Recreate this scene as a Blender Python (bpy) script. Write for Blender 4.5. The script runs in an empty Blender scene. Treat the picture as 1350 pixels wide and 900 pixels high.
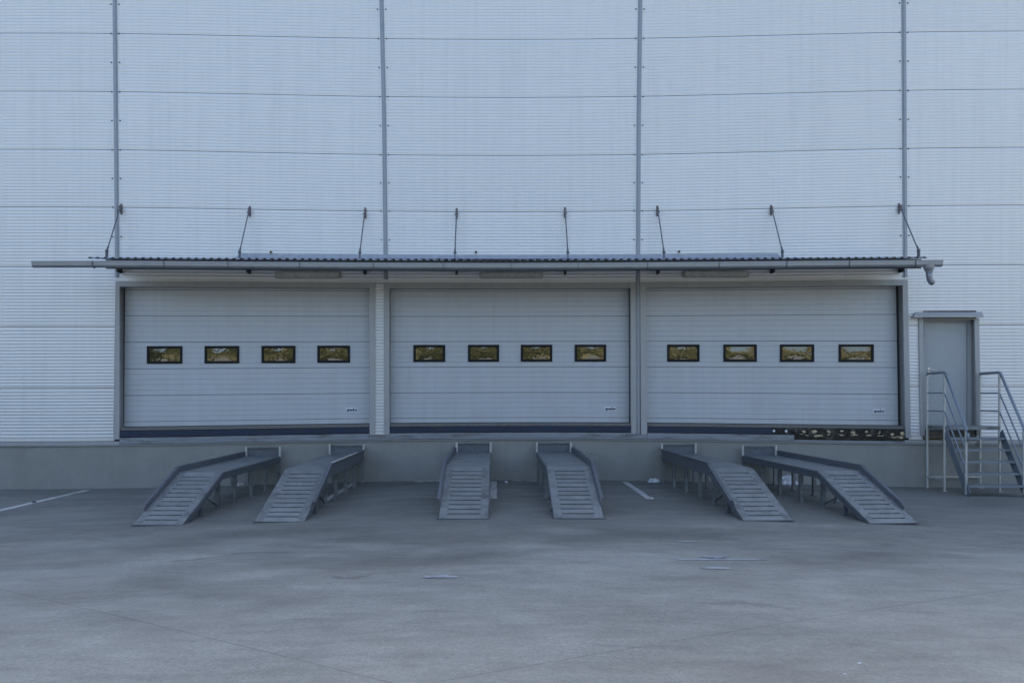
import bpy, bmesh, math, random
from mathutils import Vector, Matrix, noise
random.seed(7)
scene = bpy.context.scene
C = scene.collection
R = math.radians

# ------------------------------------------------------------------ camera, world, sun, exposure
D = 15.43            # camera to facade, metres
F = 1080.0           # focal length in photograph pixels (photo 1350 x 900)
CX, CY, EYE = 655.0, 520.0, 1.6
cam = bpy.data.cameras.new('camera'); cam_o = bpy.data.objects.new('camera', cam); C.objects.link(cam_o)
cam.sensor_width = 36; cam.sensor_fit = 'HORIZONTAL'; cam.lens = F/1350*36
cam.shift_x = (675-CX)/1350; cam.shift_y = (CY-450)/1350
cam.clip_end = 3000; cam.clip_start = 0.05
cam_o.location = (0, -D, EYE); cam_o.rotation_euler = (R(90), 0, 0)
scene.camera = cam_o

SUN_EL, SUN_AZ = R(33), R(12)      # the sun stands behind the building
w = bpy.data.worlds.new('World'); scene.world = w; w.use_nodes = True
nt = w.node_tree; nt.nodes.clear()
sky = nt.nodes.new('ShaderNodeTexSky'); sky.sky_type = 'NISHITA'; sky.sun_disc = False
sky.sun_elevation = SUN_EL; sky.sun_rotation = SUN_AZ; sky.dust_density = 5.5; sky.ozone_density = 0.8; sky.air_density = 1.0
bg = nt.nodes.new('ShaderNodeBackground'); bg.inputs['Strength'].default_value = 0.13
wo = nt.nodes.new('ShaderNodeOutputWorld')
nt.links.new(sky.outputs[0], bg.inputs[0]); nt.links.new(bg.outputs[0], wo.inputs[0])
sl = bpy.data.lights.new('sun', 'SUN'); sl.energy = 3.2; sl.angle = R(0.5); sl.color = (1.0, .93, .83)
so = bpy.data.objects.new('sun', sl); C.objects.link(so)
sdir = Vector((math.sin(SUN_AZ)*math.cos(SUN_EL), math.cos(SUN_AZ)*math.cos(SUN_EL), math.sin(SUN_EL)))
so.rotation_euler = (-sdir).to_track_quat('-Z', 'Y').to_euler(); so.location = sdir*60
scene.view_settings.view_transform = 'Standard'; scene.view_settings.look = 'None'
scene.view_settings.exposure = 1.8; scene.view_settings.gamma = 1

# ------------------------------------------------------------------ helpers
def interp(x, pts):
    if x <= pts[0][0]: return pts[0][1]
    for (a, b), (c, d) in zip(pts, pts[1:]):
        if x <= c: return b+(d-b)*(x-a)/(c-a)
    return pts[-1][1]
def smooth(x, pts):
    # light smoothing so long lines bow gently
    return sum(interp(x+o, pts)*wt for o, wt in ((-70, .2), (-35, .2), (0, .2), (35, .2), (70, .2)))
UT = [(-100, -1), (0, -1), (150, -.95), (503, -.15), (680, 0), (850, -.12), (1190, -.92), (1350, -1.05), (1500, -1.05)]
BT = [(-60, 10), (205, 9.8), (279, 7.8), (350, 5), (430, 1.5), (455, -.5), (560, -6), (577, -8), (632, -11.5), (700, -11.5)]
def W(px, v):        # image-pixel course of the facade's horizontal lines, lens bow built into the shape
    q = max(-80, min(1430, px))
    return v + smooth(q, UT)*interp(v, BT) - 1.2*(q-675)/675
def P(px, py, d=0.0, dd=0.0):
    "point of the facade plane (or of a plane d metres in front of it), pushed dd further out"
    s = (D-d)/F
    return Vector(((px-CX)*s, -(d+dd), EYE-(py-CY)*s))
def G(X):            # yard level: bent down at both sides to follow the lens-bowed base line
    return -(W(CX+X*F/D, 632)-632)*D/F

def link(name, me, mat, parent=None, kind=None, label=None, smooth_=False):
    o = bpy.data.objects.new(name, me); C.objects.link(o)
    if mat and not me.materials: me.materials.append(mat)
    if parent: o.parent = parent
    if kind: o['kind'] = kind
    if label: o['label'] = label
    if smooth_:
        for p in me.polygons: p.use_smooth = True
    return o
def thing(name, label, cat, loc=(0, 0, 0), rz=0, group=None):
    o = bpy.data.objects.new(name, None); C.objects.link(o); o.location = loc; o.rotation_euler = (0, 0, rz)
    o.empty_display_size = .2
    o['label'] = label; o['category'] = cat
    if group: o['group'] = group
    return o
class MB:
    def __init__(s): s.v = []; s.f = []
    def box(s, a, b):
        x0, y0, z0 = a; x1, y1, z1 = b; n = len(s.v)
        s.v += [(x0,y0,z0),(x1,y0,z0),(x1,y1,z0),(x0,y1,z0),(x0,y0,z1),(x1,y0,z1),(x1,y1,z1),(x0,y1,z1)]
        s.f += [tuple(n+i for i in q) for q in ((0,3,2,1),(4,5,6,7),(0,1,5,4),(1,2,6,5),(2,3,7,6),(3,0,4,7))]
        return s
    def hexa(s, p):      # 8 points: bottom ring 4, top ring 4
        n = len(s.v); s.v += [tuple(q) for q in p]
        s.f += [tuple(n+i for i in q) for q in ((0,3,2,1),(4,5,6,7),(0,1,5,4),(1,2,6,5),(2,3,7,6),(3,0,4,7))]
        return s
    def bar(s, a, b, wdt, hgt, up=(0, 0, 1)):
        a = Vector(a); b = Vector(b); d = (b-a).normalized(); u = Vector(up)
        if abs(d.dot(u)) > .98: u = Vector((0, 1, 0))
        x = d.cross(u).normalized(); y = x.cross(d).normalized()
        ps = []
        for c in (a, b):
            for i, j in ((-1, -1), (1, -1), (1, 1), (-1, 1)): ps.append(c + x*wdt/2*i + y*hgt/2*j)
        return s.hexa(ps)
    def tube(s, pts, r, n=10, caps=True, rs=None):
        pts = [Vector(p) for p in pts]; rings = []
        for i, p in enumerate(pts):
            d = (pts[min(i+1, len(pts)-1)]-pts[max(i-1, 0)]).normalized()
            u = Vector((0, 0, 1)) if abs(d.z) < .9 else Vector((0, 1, 0))
            x = d.cross(u).normalized(); y = x.cross(d)
            rr = rs[i] if rs else r; ring = []
            for k in range(n):
                a = 2*math.pi*k/n; ring.append(len(s.v)); s.v.append(tuple(p + x*math.cos(a)*rr + y*math.sin(a)*rr))
            rings.append(ring)
        for A, B in zip(rings, rings[1:]):
            for k in range(n): s.f.append((A[k], A[(k+1) % n], B[(k+1) % n], B[k]))
        if caps: s.f.append(tuple(reversed(rings[0]))); s.f.append(tuple(rings[-1]))
        return s
    def ribbon(s, path, x0, x1):     # path of (y, zbottom, ztop)
        n = len(s.v)
        for y, a, b in path: s.v += [(x0, y, a), (x1, y, a), (x1, y, b), (x0, y, b)]
        for i in range(len(path)-1):
            a = n+4*i; b = a+4
            for k in range(4): s.f.append((a+k, a+(k+1) % 4, b+(k+1) % 4, b+k))
        e = n+4*(len(path)-1)
        s.f += [(n+3, n+2, n+1, n), (e, e+1, e+2, e+3)]
        return s
    def grid(s, rows):
        n = len(s.v); m = len(rows[0])
        for r in rows: s.v += [tuple(p) for p in r]
        for i in range(len(rows)-1):
            for j in range(m-1): s.f.append((n+i*m+j, n+(i+1)*m+j, n+(i+1)*m+j+1, n+i*m+j+1))
        return s
    def mesh(s, name):
        me = bpy.data.meshes.new(name); me.from_pydata(s.v, [], s.f)
        bm = bmesh.new(); bm.from_mesh(me); bmesh.ops.recalc_face_normals(bm, faces=bm.faces); bm.to_mesh(me); bm.free()
        return me
    def build(s, name, mat, parent=None, **k): return link(name, s.mesh(name), mat, parent, **k)
def quad_slab(q, d, th, segs=1):
    "solid with its front face on four image-pixel corners (TL,TR,BR,BL), front d metres before the wall"
    mb = MB(); TL, TR, BR, BL = q
    rows = []
    def L(a, b, t): return (a[0]+(b[0]-a[0])*t, a[1]+(b[1]-a[1])*t)
    top = [P(*L(TL, TR, i/segs), d) for i in range(segs+1)]; bot = [P(*L(BL, BR, i/segs), d) for i in range(segs+1)]
    off = Vector((0, th, 0))
    for i in range(segs):
        mb.hexa([bot[i], bot[i+1], bot[i+1]+off, bot[i]+off, top[i], top[i+1], top[i+1]+off, top[i]+off])
    return mb
def h_strip(px0, px1, v0, v1, d, th, n=12):
    "long horizontal solid that follows the facade's lines"
    mb = MB(); sec = []
    for i in range(n+1):
        p = px0+(px1-px0)*i/n
        a = P(p, W(p, v0), d); b = P(p, W(p, v1), d); off = Vector((0, th, 0))
        sec.append([a, b, b+off, a+off])
    k = len(mb.v)
    for r in sec: mb.v += [tuple(q) for q in r]
    for i in range(n):
        a = k+4*i; b = a+4
        for j in range(4): mb.f.append((a+j, a+(j+1) % 4, b+(j+1) % 4, b+j))
    e = k+4*n; mb.f += [(k+3, k+2, k+1, k), (e, e+1, e+2, e+3)]
    return mb
def profile_sheet(xl, xr, prof, ncol=8, d=0.0):
    "sheet with horizontal relief; xl/xr edge px as function of v; prof = [(v, relief)]"
    rows = []
    for v, r in prof:
        a, b = xl(v), xr(v); rows.append([P(a+(b-a)*i/ncol, W(a+(b-a)*i/ncol, v), d, r) for i in range(ncol+1)])
    return MB().grid(rows)

# ------------------------------------------------------------------ materials
def mat(name, col, rough=.6, metal=0, var=.12, nscale=3.0, bump=0, bscale=30, spec=.5, rnd=0, stretch=(1, 1, 1), col2=None, thr=(.4, .7), streak=0):
    m = bpy.data.materials.new(name); m.use_nodes = True; t = m.node_tree; N = t.nodes; Lk = t.links
    b = N['Principled BSDF']; b.inputs['Roughness'].default_value = rough; b.inputs['Metallic'].default_value = metal
    b.inputs['Specular IOR Level'].default_value = spec
    tc = N.new('ShaderNodeTexCoord'); mp = N.new('ShaderNodeMapping'); mp.inputs['Scale'].default_value = stretch
    geo = N.new('ShaderNodeNewGeometry'); Lk.new(geo.outputs['Position'], mp.inputs['Vector'])
    nz = N.new('ShaderNodeTexNoise'); nz.inputs['Scale'].default_value = nscale; nz.inputs['Detail'].default_value = 8; nz.inputs['Roughness'].default_value = .65
    Lk.new(mp.outputs[0], nz.inputs['Vector'])
    rp = N.new('ShaderNodeMapRange'); rp.inputs[1].default_value = .3; rp.inputs[2].default_value = .7
    rp.inputs[3].default_value = 1-var; rp.inputs[4].default_value = 1+var; Lk.new(nz.outputs[0], rp.inputs[0])
    mul = N.new('ShaderNodeVectorMath'); mul.operation = 'SCALE'; mul.inputs[0].default_value = col
    Lk.new(rp.outputs[0], mul.inputs['Scale']); out = mul.outputs[0]
    if col2:
        n2 = N.new('ShaderNodeTexNoise'); n2.inputs['Scale'].default_value = nscale*.37; n2.inputs['Detail'].default_value = 9; n2.inputs['Roughness'].default_value = .7
        Lk.new(mp.outputs[0], n2.inputs['Vector'])
        r2 = N.new('ShaderNodeMapRange'); r2.inputs[1].default_value = thr[0]; r2.inputs[2].default_value = thr[1]; Lk.new(n2.outputs[0], r2.inputs[0])
        mx = N.new('ShaderNodeMix'); mx.data_type = 'RGBA'; Lk.new(r2.outputs[0], mx.inputs[0]); Lk.new(out, mx.inputs[6]); mx.inputs[7].default_value = (*col2, 1)
        out = mx.outputs[2]
    if streak:      # rain-washed dirt, thin vertical runs
        mp2 = N.new('ShaderNodeMapping'); mp2.inputs['Scale'].default_value = (9, 9, .35); Lk.new(geo.outputs['Position'], mp2.inputs['Vector'])
        n3 = N.new('ShaderNodeTexNoise'); n3.inputs['Scale'].default_value = 1.0; n3.inputs['Detail'].default_value = 6; Lk.new(mp2.outputs[0], n3.inputs['Vector'])
        r3 = N.new('ShaderNodeMapRange'); r3.inputs[1].default_value = .45; r3.inputs[2].default_value = .8; r3.inputs[3].default_value = 1; r3.inputs[4].default_value = 1-streak; Lk.new(n3.outputs[0], r3.inputs[0])
        m3 = N.new('ShaderNodeVectorMath'); m3.operation = 'SCALE'; Lk.new(out, m3.inputs[0]); Lk.new(r3.outputs[0], m3.inputs['Scale']); out = m3.outputs[0]
    if rnd:
        oi = N.new('ShaderNodeObjectInfo'); rr = N.new('ShaderNodeMapRange'); rr.inputs[3].default_value = 1-rnd; rr.inputs[4].default_value = 1+rnd; Lk.new(oi.outputs['Random'], rr.inputs[0])
        m4 = N.new('ShaderNodeVectorMath'); m4.operation = 'SCALE'; Lk.new(out, m4.inputs[0]); Lk.new(rr.outputs[0], m4.inputs['Scale']); out = m4.outputs[0]
    Lk.new(out, b.inputs['Base Color'])
    rr2 = N.new('ShaderNodeMapRange'); rr2.inputs[1].default_value = .3; rr2.inputs[2].default_value = .7; rr2.inputs[3].default_value = max(.05, rough-.08); rr2.inputs[4].default_value = min(1, rough+.12)
    Lk.new(nz.outputs[0], rr2.inputs[0]); Lk.new(rr2.outputs[0], b.inputs['Roughness'])
    if bump:
        nb = N.new('ShaderNodeTexNoise'); nb.inputs['Scale'].default_value = bscale; nb.inputs['Detail'].default_value = 5; Lk.new(geo.outputs['Position'], nb.inputs['Vector'])
        bp = N.new('ShaderNodeBump'); bp.inputs['Strength'].default_value = bump; bp.inputs['Distance'].default_value = .01; Lk.new(nb.outputs[0], bp.inputs['Height']); Lk.new(bp.outputs[0], b.inputs['Normal'])
    return m
M = {}
M['clad'] = mat('silver_cladding', (.70, .71, .715), .40, .42, var=.03, nscale=.9, rnd=.018, streak=.06)
M['trim'] = mat('grey_trim', (.37, .38, .39), .45, .2, var=.06, nscale=4, streak=.1)
M['strip'] = mat('joint_cover', (.30, .33, .37), .4, .3, var=.08, nscale=5)
M['door'] = mat('door_skin', (.50, .53, .57), .42, .1, var=.04, nscale=2.2, rnd=.012, streak=.07)
M['reveal'] = mat('reveal_grey', (.24, .245, .26), .55, 0, var=.12, nscale=6)
M['black'] = mat('black_rubber', (.012, .013, .016), .6, var=.3, nscale=20)
M['screw'] = mat('screw_grey', (.10, .11, .13), .4, .5)
M['blue'] = mat('blue_bumper', (.012, .025, .06), .55, var=.3, nscale=9, col2=(.03, .035, .05), thr=(.5, .75))
M['sill'] = mat('worn_steel_sill', (.25, .27, .30), .5, .3, var=.2, nscale=8, col2=(.13, .12, .12), thr=(.5, .68), stretch=(.5, 1, 3), bump=.3)
M['ledge'] = mat('dusty_ledge', (.17, .165, .16), .8, 0, var=.25, nscale=14)
M['plinth'] = mat('plinth_render', (.29, .29, .275), .85, 0, var=.09, nscale=2.2, bump=.4, bscale=60, streak=.06, col2=(.24, .24, .225), thr=(.5, .8), spec=.3)
M['galv'] = mat('galvanised_steel', (.22, .24, .25), .5, .45, var=.28, nscale=9, rnd=.10, col2=(.12, .125, .135), thr=(.5, .68), bump=.3)
M['slat'] = mat('galvanised_slat', (.24, .26, .27), .45, .45, var=.13, nscale=7, rnd=.09, bump=.15)
M['galv_dark'] = mat('galvanised_side', (.13, .145, .17), .5, .4, var=.2, nscale=12, col2=(.10, .085, .075), thr=(.58, .75))
M['tube'] = mat('galvanised_tube', (.50, .51, .50), .4, .4, var=.2, nscale=14)
M['rail'] = mat('painted_rail', (.21, .245, .29), .4, .35, var=.1, nscale=12)
M['gutter'] = mat('zinc_gutter', (.30, .32, .35), .38, .5, var=.1, nscale=5)
M['corr'] = mat('corrugated_roofing', (.36, .40, .46), .45, .4, var=.15, nscale=8)
M['arm'] = mat('dark_steel_arm', (.04, .042, .047), .5, .3, var=.2)
M['rust'] = mat('rusty_bracket', (.17, .155, .16), .6, .3, var=.3, nscale=30)
M['lampbody'] = mat('lamp_body', (.34, .34, .32), .5, var=.1)
M['lampcover'] = mat('lamp_diffuser', (.50, .50, .46), .25, var=.1, nscale=10)
M['frame'] = mat('window_frame_black', (.010, .012, .016), .5, var=.2, spec=.25)
M['leaf'] = mat('entrance_door_leaf', (.36, .39, .415), .45, .05, var=.05, nscale=3)
M['jamb'] = mat('entrance_door_jamb', (.33, .35, .36), .5, .0, var=.06)
M['brass'] = mat('door_handle_metal', (.62, .60, .55), .35, .8)
M['foam'] = mat('torn_yellow_foam', (.55, .46, .30), .9, var=.3, nscale=40)
M['soot'] = mat('burnt_bumper', (.035, .032, .03), .9, var=.5, nscale=18, col2=(.11, .10, .085), thr=(.5, .62), spec=.2, bump=.8, bscale=50)
M['paint'] = mat('worn_white_paint', (.50, .50, .49), .7, var=.15, nscale=6, col2=(.3, .3, .29), thr=(.5, .66), bump=.2)
M['paintold'] = mat('faded_paint', (.33, .36, .41), .7, var=.15, nscale=8, col2=(.17, .185, .2), thr=(.5, .62))
M['bag'] = mat('white_plastic', (.70, .74, .80), .35, var=.1, nscale=20)
M['scrap'] = mat('pale_scrap', (.40, .39, .36), .8, var=.2, nscale=20)
M['sticker'] = mat('sticker_silver', (.80, .84, .88), .4, var=.03)
M['ink'] = mat('sticker_blue_ink', (.015, .04, .085), .5, var=.05)
M['roof'] = mat('roof_sheet', (.35, .37, .4), .5, .2)
M['stone'] = mat('dark_pebble', (.06, .06, .06), .8)

# glass: coated acrylic panes, slightly wavy, mirror the hillside behind the viewer
def glass():
    m = bpy.data.materials.new('window_acrylic'); m.use_nodes = True; t = m.node_tree; b = t.nodes['Principled BSDF']
    b.inputs['Base Color'].default_value = (.02, .018, .012, 1); b.inputs['Roughness'].default_value = .04
    b.inputs['Specular IOR Level'].default_value = 1.0; b.inputs['IOR'].default_value = 1.7
    geo = t.nodes.new('ShaderNodeNewGeometry'); n = t.nodes.new('ShaderNodeTexNoise'); n.inputs['Scale'].default_value = 4; n.inputs['Detail'].default_value = 3
    bp = t.nodes.new('ShaderNodeBump'); bp.inputs['Strength'].default_value = .38; bp.inputs['Distance'].default_value = .02
    t.links.new(geo.outputs['Position'], n.inputs['Vector']); t.links.new(n.outputs[0], bp.inputs['Height']); t.links.new(bp.outputs[0], b.inputs['Normal'])
    return m
M['glass'] = glass()

def concrete():
    m = bpy.data.materials.new('yard_concrete'); m.use_nodes = True; t = m.node_tree; N = t.nodes; L = t.links; b = N['Principled BSDF']
    b.inputs['Specular IOR Level'].default_value = .45
    geo = N.new('ShaderNodeNewGeometry')
    def nz(scale, stretch=(1, 1, 1), det=8, ro=.6, lo=.3, hi=.7, a=0, c=1, rot=0):
        mp = N.new('ShaderNodeMapping'); mp.inputs['Scale'].default_value = tuple(q**.72 for q in stretch); mp.inputs['Rotation'].default_value = (0, 0, rot); L.new(geo.outputs['Position'], mp.inputs['Vector'])
        n = N.new('ShaderNodeTexNoise'); n.inputs['Scale'].default_value = scale; n.inputs['Detail'].default_value = det; n.inputs['Roughness'].default_value = ro; L.new(mp.outputs[0], n.inputs['Vector'])
        r = N.new('ShaderNodeMapRange'); r.inputs[1].default_value = lo; r.inputs[2].default_value = hi; r.inputs[3].default_value = a; r.inputs[4].default_value = c; L.new(n.outputs[0], r.inputs[0]); return r.outputs[0]
    def mul(a, b_):
        q = N.new('ShaderNodeMath'); q.operation = 'MULTIPLY'; L.new(a, q.inputs[0])
        if hasattr(b_, 'is_linked') or not isinstance(b_, float): L.new(b_, q.inputs[1])
        else: q.inputs[1].default_value = b_
        return q.outputs[0]
    f = nz(.4, (1, 1.4, 1), a=.72, c=1.20, det=7, ro=.7)
    f = mul(f, nz(1.6, (.7, 2.0, 1), a=.90, c=1.10, rot=.15))
    f = mul(f, nz(4.0, (.35, 2.2, 1), a=.90, c=1.09, rot=-.1))
    f = mul(f, nz(28, a=.78, c=1.2, det=6, ro=.8))
    f = mul(f, nz(120, a=.7, c=1.3, det=3, ro=.8))
    f = mul(f, nz(.5, (.4, 1.5, 1), lo=.52, hi=.66, a=1, c=.80, rot=.3))       # darker damp / tyre patches
    f = mul(f, nz(2.5, (.25, 3.5, 1), lo=.58, hi=.70, a=1, c=.84, rot=.08))     # scuffs
    # fine dark grit and light aggregate flecks
    for sc, th, k in ((38, .13, .62), (23, .10, 1.35), (70, .16, .75)):
        vo = N.new('ShaderNodeTexVoronoi'); vo.inputs['Scale'].default_value = sc; L.new(geo.outputs['Position'], vo.inputs['Vector'])
        sh = N.new('ShaderNodeSeparateColor'); L.new(vo.outputs['Color'], sh.inputs[0])
        a_ = N.new('ShaderNodeMath'); a_.operation = 'LESS_THAN'; L.new(vo.outputs['Distance'], a_.inputs[0]); a_.inputs[1].default_value = th*1.6
        b_2 = N.new('ShaderNodeMath'); b_2.operation = 'LESS_THAN'; L.new(sh.outputs[0], b_2.inputs[0]); b_2.inputs[1].default_value = .22
        mm = mul(a_.outputs[0], b_2.outputs[0]); q = N.new('ShaderNodeMapRange'); q.inputs[3].default_value = 1; q.inputs[4].default_value = k; L.new(mm, q.inputs[0]); f = mul(f, q.outputs[0])
    # traffic film in the bays in front of the dock
    sp = N.new('ShaderNodeSeparateXYZ'); L.new(geo.outputs['Position'], sp.inputs[0])
    n0 = nz(.9, det=5, lo=.3, hi=.7, a=-1.2, c=1.2)
    ad = N.new('ShaderNodeMath'); ad.operation = 'ADD'; L.new(sp.outputs['Y'], ad.inputs[0]); L.new(n0, ad.inputs[1])
    r = N.new('ShaderNodeMapRange'); r.interpolation_type = 'SMOOTHSTEP'; r.inputs[1].default_value = -8.2; r.inputs[2].default_value = -5.0; r.inputs[3].default_value = 1.0; r.inputs[4].default_value = .66; L.new(ad.outputs[0], r.inputs[0])
    f = mul(f, r.outputs[0])
    dn = N.new('ShaderNodeTexNoise'); dn.inputs['Scale'].default_value = 1.3; dn.inputs['Detail'].default_value = 6; L.new(geo.outputs['Position'], dn.inputs['Vector'])
    off = N.new('ShaderNodeVectorMath'); off.operation = 'MULTIPLY_ADD'; L.new(dn.outputs['Color'], off.inputs[0]); off.inputs[1].default_value = (1.1, 1.1, 0); off.inputs[2].default_value = (-.55, -.55, 0)
    pos = N.new('ShaderNodeVectorMath'); pos.operation = 'ADD'; L.new(geo.outputs['Position'], pos.inputs[0]); L.new(off.outputs[0], pos.inputs[1])
    def blob(cx, cy, rx, ry, rot):
        a = N.new('ShaderNodeVectorMath'); a.operation = 'SUBTRACT'; L.new(pos.outputs[0], a.inputs[0]); a.inputs[1].default_value = (cx, cy, 0)
        ro_ = N.new('ShaderNodeVectorRotate'); ro_.rotation_type = 'Z_AXIS'; ro_.inputs['Angle'].default_value = -rot; L.new(a.outputs[0], ro_.inputs['Vector'])
        m_ = N.new('ShaderNodeVectorMath'); m_.operation = 'MULTIPLY'; L.new(ro_.outputs[0], m_.inputs[0]); m_.inputs[1].default_value = (1/rx, 1/ry, 0)
        l_ = N.new('ShaderNodeVectorMath'); l_.operation = 'LENGTH'; L.new(m_.outputs[0], l_.inputs[0])
        r_ = N.new('ShaderNodeMapRange'); r_.interpolation_type = 'SMOOTHSTEP'; r_.inputs[1].default_value = 1.0; r_.inputs[2].default_value = .55; L.new(l_.outputs['Value'], r_.inputs[0]); return r_.outputs[0]
    def dark(f, m_, k):
        r_ = N.new('ShaderNodeMapRange'); r_.inputs[3].default_value = 1; r_.inputs[4].default_value = k; L.new(m_, r_.inputs[0]); return mul(f, r_.outputs[0])
    for (cx, cy, rx, ry, ro_, k) in ((-1.0, -7.3, 1.7, .55, .1, .80), (-.4, -6.3, 2.6, .5, 0, .84), (2.2, -5.9, 1.6, .4, .1, .86), (-2.3, -8.6, 1.5, .5, -.5, .86), (-3.3, -9.6, .9, .35, .3, .9), (1.9, -9.1, .5, .09, .1, .8), (3.6, -7.2, 1.6, .35, .25, .87), (-5.2, -6.6, 1.8, .35, .2, .88), (.9, -10.2, .35, .06, .2, .82)):
        f = dark(f, blob(cx, cy, rx, ry, ro_), k)
    base = N.new('ShaderNodeVectorMath'); base.operation = 'SCALE'; base.inputs[0].default_value = (.262, .272, .258); L.new(f, base.inputs['Scale'])
    # brownish tint patches
    mx = N.new('ShaderNodeMix'); mx.data_type = 'RGBA'; L.new(nz(.8, (1, 1.5, 1), lo=.5, hi=.72, a=0, c=.35), mx.inputs[0]); L.new(base.outputs[0], mx.inputs[6]); mx.inputs[7].default_value = (.165, .145, .13, 1)
    cur = mx.outputs[2]
    for (cx, cy, rx, ry, ro_, k) in ((-2.75, -7.15, .95, .05, .42, .55), (-1.15, -8.0, .22, .05, .1, .5)):      # rusty seep
        m2 = N.new('ShaderNodeMix'); m2.data_type = 'RGBA'; q = mul(blob(cx, cy, rx, ry, ro_), k); L.new(q, m2.inputs[0]); L.new(cur, m2.inputs[6]); m2.inputs[7].default_value = (.11, .092, .088, 1); cur = m2.outputs[2]
    L.new(cur, b.inputs['Base Color'])
    L.new(nz(2.2, (.5, 1.6, 1), a=.42, c=.72), b.inputs['Roughness'])
    bp = N.new('ShaderNodeBump'); bp.inputs['Strength'].default_value = .35; bp.inputs['Distance'].default_value = .006; L.new(nz(60, det=6), bp.inputs['Height']); L.new(bp.outputs[0], b.inputs['Normal'])
    return m
M['concrete'] = concrete()
M['joint'] = mat('joint_filler', (.07, .07, .07), .9)
def hillmat():
    m = bpy.data.materials.new('hillside_scrub'); m.use_nodes = True; t = m.node_tree; N = t.nodes; L = t.links; b = N['Principled BSDF']; b.inputs['Roughness'].default_value = 1; b.inputs['Specular IOR Level'].default_value = .1
    geo = N.new('ShaderNodeNewGeometry')
    n = N.new('ShaderNodeTexNoise'); n.inputs['Scale'].default_value = .55; n.inputs['Detail'].default_value = 8; n.inputs['Roughness'].default_value = .75; L.new(geo.outputs['Position'], n.inputs['Vector'])
    n2 = N.new('ShaderNodeTexNoise'); n2.inputs['Scale'].default_value = .12; n2.inputs['Detail'].default_value = 3; L.new(geo.outputs['Position'], n2.inputs['Vector'])
    ad = N.new('ShaderNodeMath'); ad.operation = 'MULTIPLY_ADD'; L.new(n2.outputs[0], ad.inputs[0]); ad.inputs[1].default_value = .9; ad.inputs[2].default_value = -.45
    a3 = N.new('ShaderNodeMath'); a3.operation = 'ADD'; L.new(n.outputs[0], a3.inputs[0]); L.new(ad.outputs[0], a3.inputs[1])
    sx = N.new('ShaderNodeSeparateXYZ'); L.new(geo.outputs['Position'], sx.inputs[0])       # woodland to the west, dry grass to the east
    wx = N.new('ShaderNodeMapRange'); wx.inputs[1].default_value = -60; wx.inputs[2].default_value = 25; wx.inputs[3].default_value = -.10; wx.inputs[4].default_value = .035; L.new(sx.outputs[0], wx.inputs[0])
    a2 = N.new('ShaderNodeMath'); a2.operation = 'ADD'; L.new(a3.outputs[0], a2.inputs[0]); L.new(wx.outputs[0], a2.inputs[1])
    cr = N.new('ShaderNodeValToRGB'); e = cr.color_ramp.elements; e[0].position = .38; e[0].color = (.010, .014, .007, 1); e[1].position = .66; e[1].color = (.20, .18, .11, 1)
    k = e.new(.52); k.color = (.045, .05, .020, 1); L.new(a2.outputs[0], cr.inputs[0]); L.new(cr.outputs[0], b.inputs['Base Color']); return m
M['hill'] = hillmat()

# ------------------------------------------------------------------ ground: yard slabs, terrain
yard = thing('concrete_yard', 'wide grey concrete loading yard in front of the dock', 'yard'); del yard['category']; yard['kind'] = 'structure'
YL = []      # slab outlines cut by joints placed by image pixels
def gpt(px, py):
    t = F*EYE/(py-CY); X = (px-CX)*t/F; t = F*(EYE-G(X))/(py-CY); return Vector(((px-CX)*t/F, -(D-t), 0))
jA = (gpt(0, 775), gpt(510, 898)); jB = (gpt(760, 866), gpt(1070, 815))
def base_bm():
    xs = [-70, -50, -35, -25, -18]+[-14+.5*i for i in range(57)]+[18, 25, 35, 50, 70]; ys = [-60, -45, -32, -24]+[-18+1.0*i for i in range(19)]+[.4]
    bm = bmesh.new(); vs = [[bm.verts.new((x, y, G(x))) for x in xs] for y in ys]
    for i in range(len(ys)-1):
        for j in range(len(xs)-1): bm.faces.new((vs[i][j], vs[i][j+1], vs[i+1][j+1], vs[i+1][j]))
    return bm
def cut(bm, a, b, side, gap=.0017):
    n = Vector((-(b-a).y, (b-a).x, 0)).normalized()*side
    geom = bm.verts[:]+bm.edges[:]+bm.faces[:]
    bmesh.ops.bisect_plane(bm, geom=geom, plane_co=a+n*gap, plane_no=-n, clear_outer=True)
# joints at A and B; far joint parallel to B across the yard behind the camera
jC = (jA[0]+Vector((2.2, -9, 0)), jA[1]+Vector((2.2, -9, 0)))
for sa in (1, -1):
    for sb in (1, -1):
        bm = base_bm(); cut(bm, *jA, sa); cut(bm, *jB, sb)
        if not bm.faces: bm.free(); continue
        r = bmesh.ops.extrude_face_region(bm, geom=[e for e in bm.edges if e.is_boundary]) if False else None
        me = bpy.data.meshes.new('yard_slab'); bm.normal_update(); bm.to_mesh(me); bm.free()
        link('yard_slab', me, M['concrete'], yard)
bm = base_bm(); bmesh.ops.translate(bm, verts=bm.verts, vec=(0, 0, -.006)); me = bpy.data.meshes.new('joint_filler'); bm.to_mesh(me); bm.free(); link('joint_filler', me, M['joint'], yard)

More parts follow.
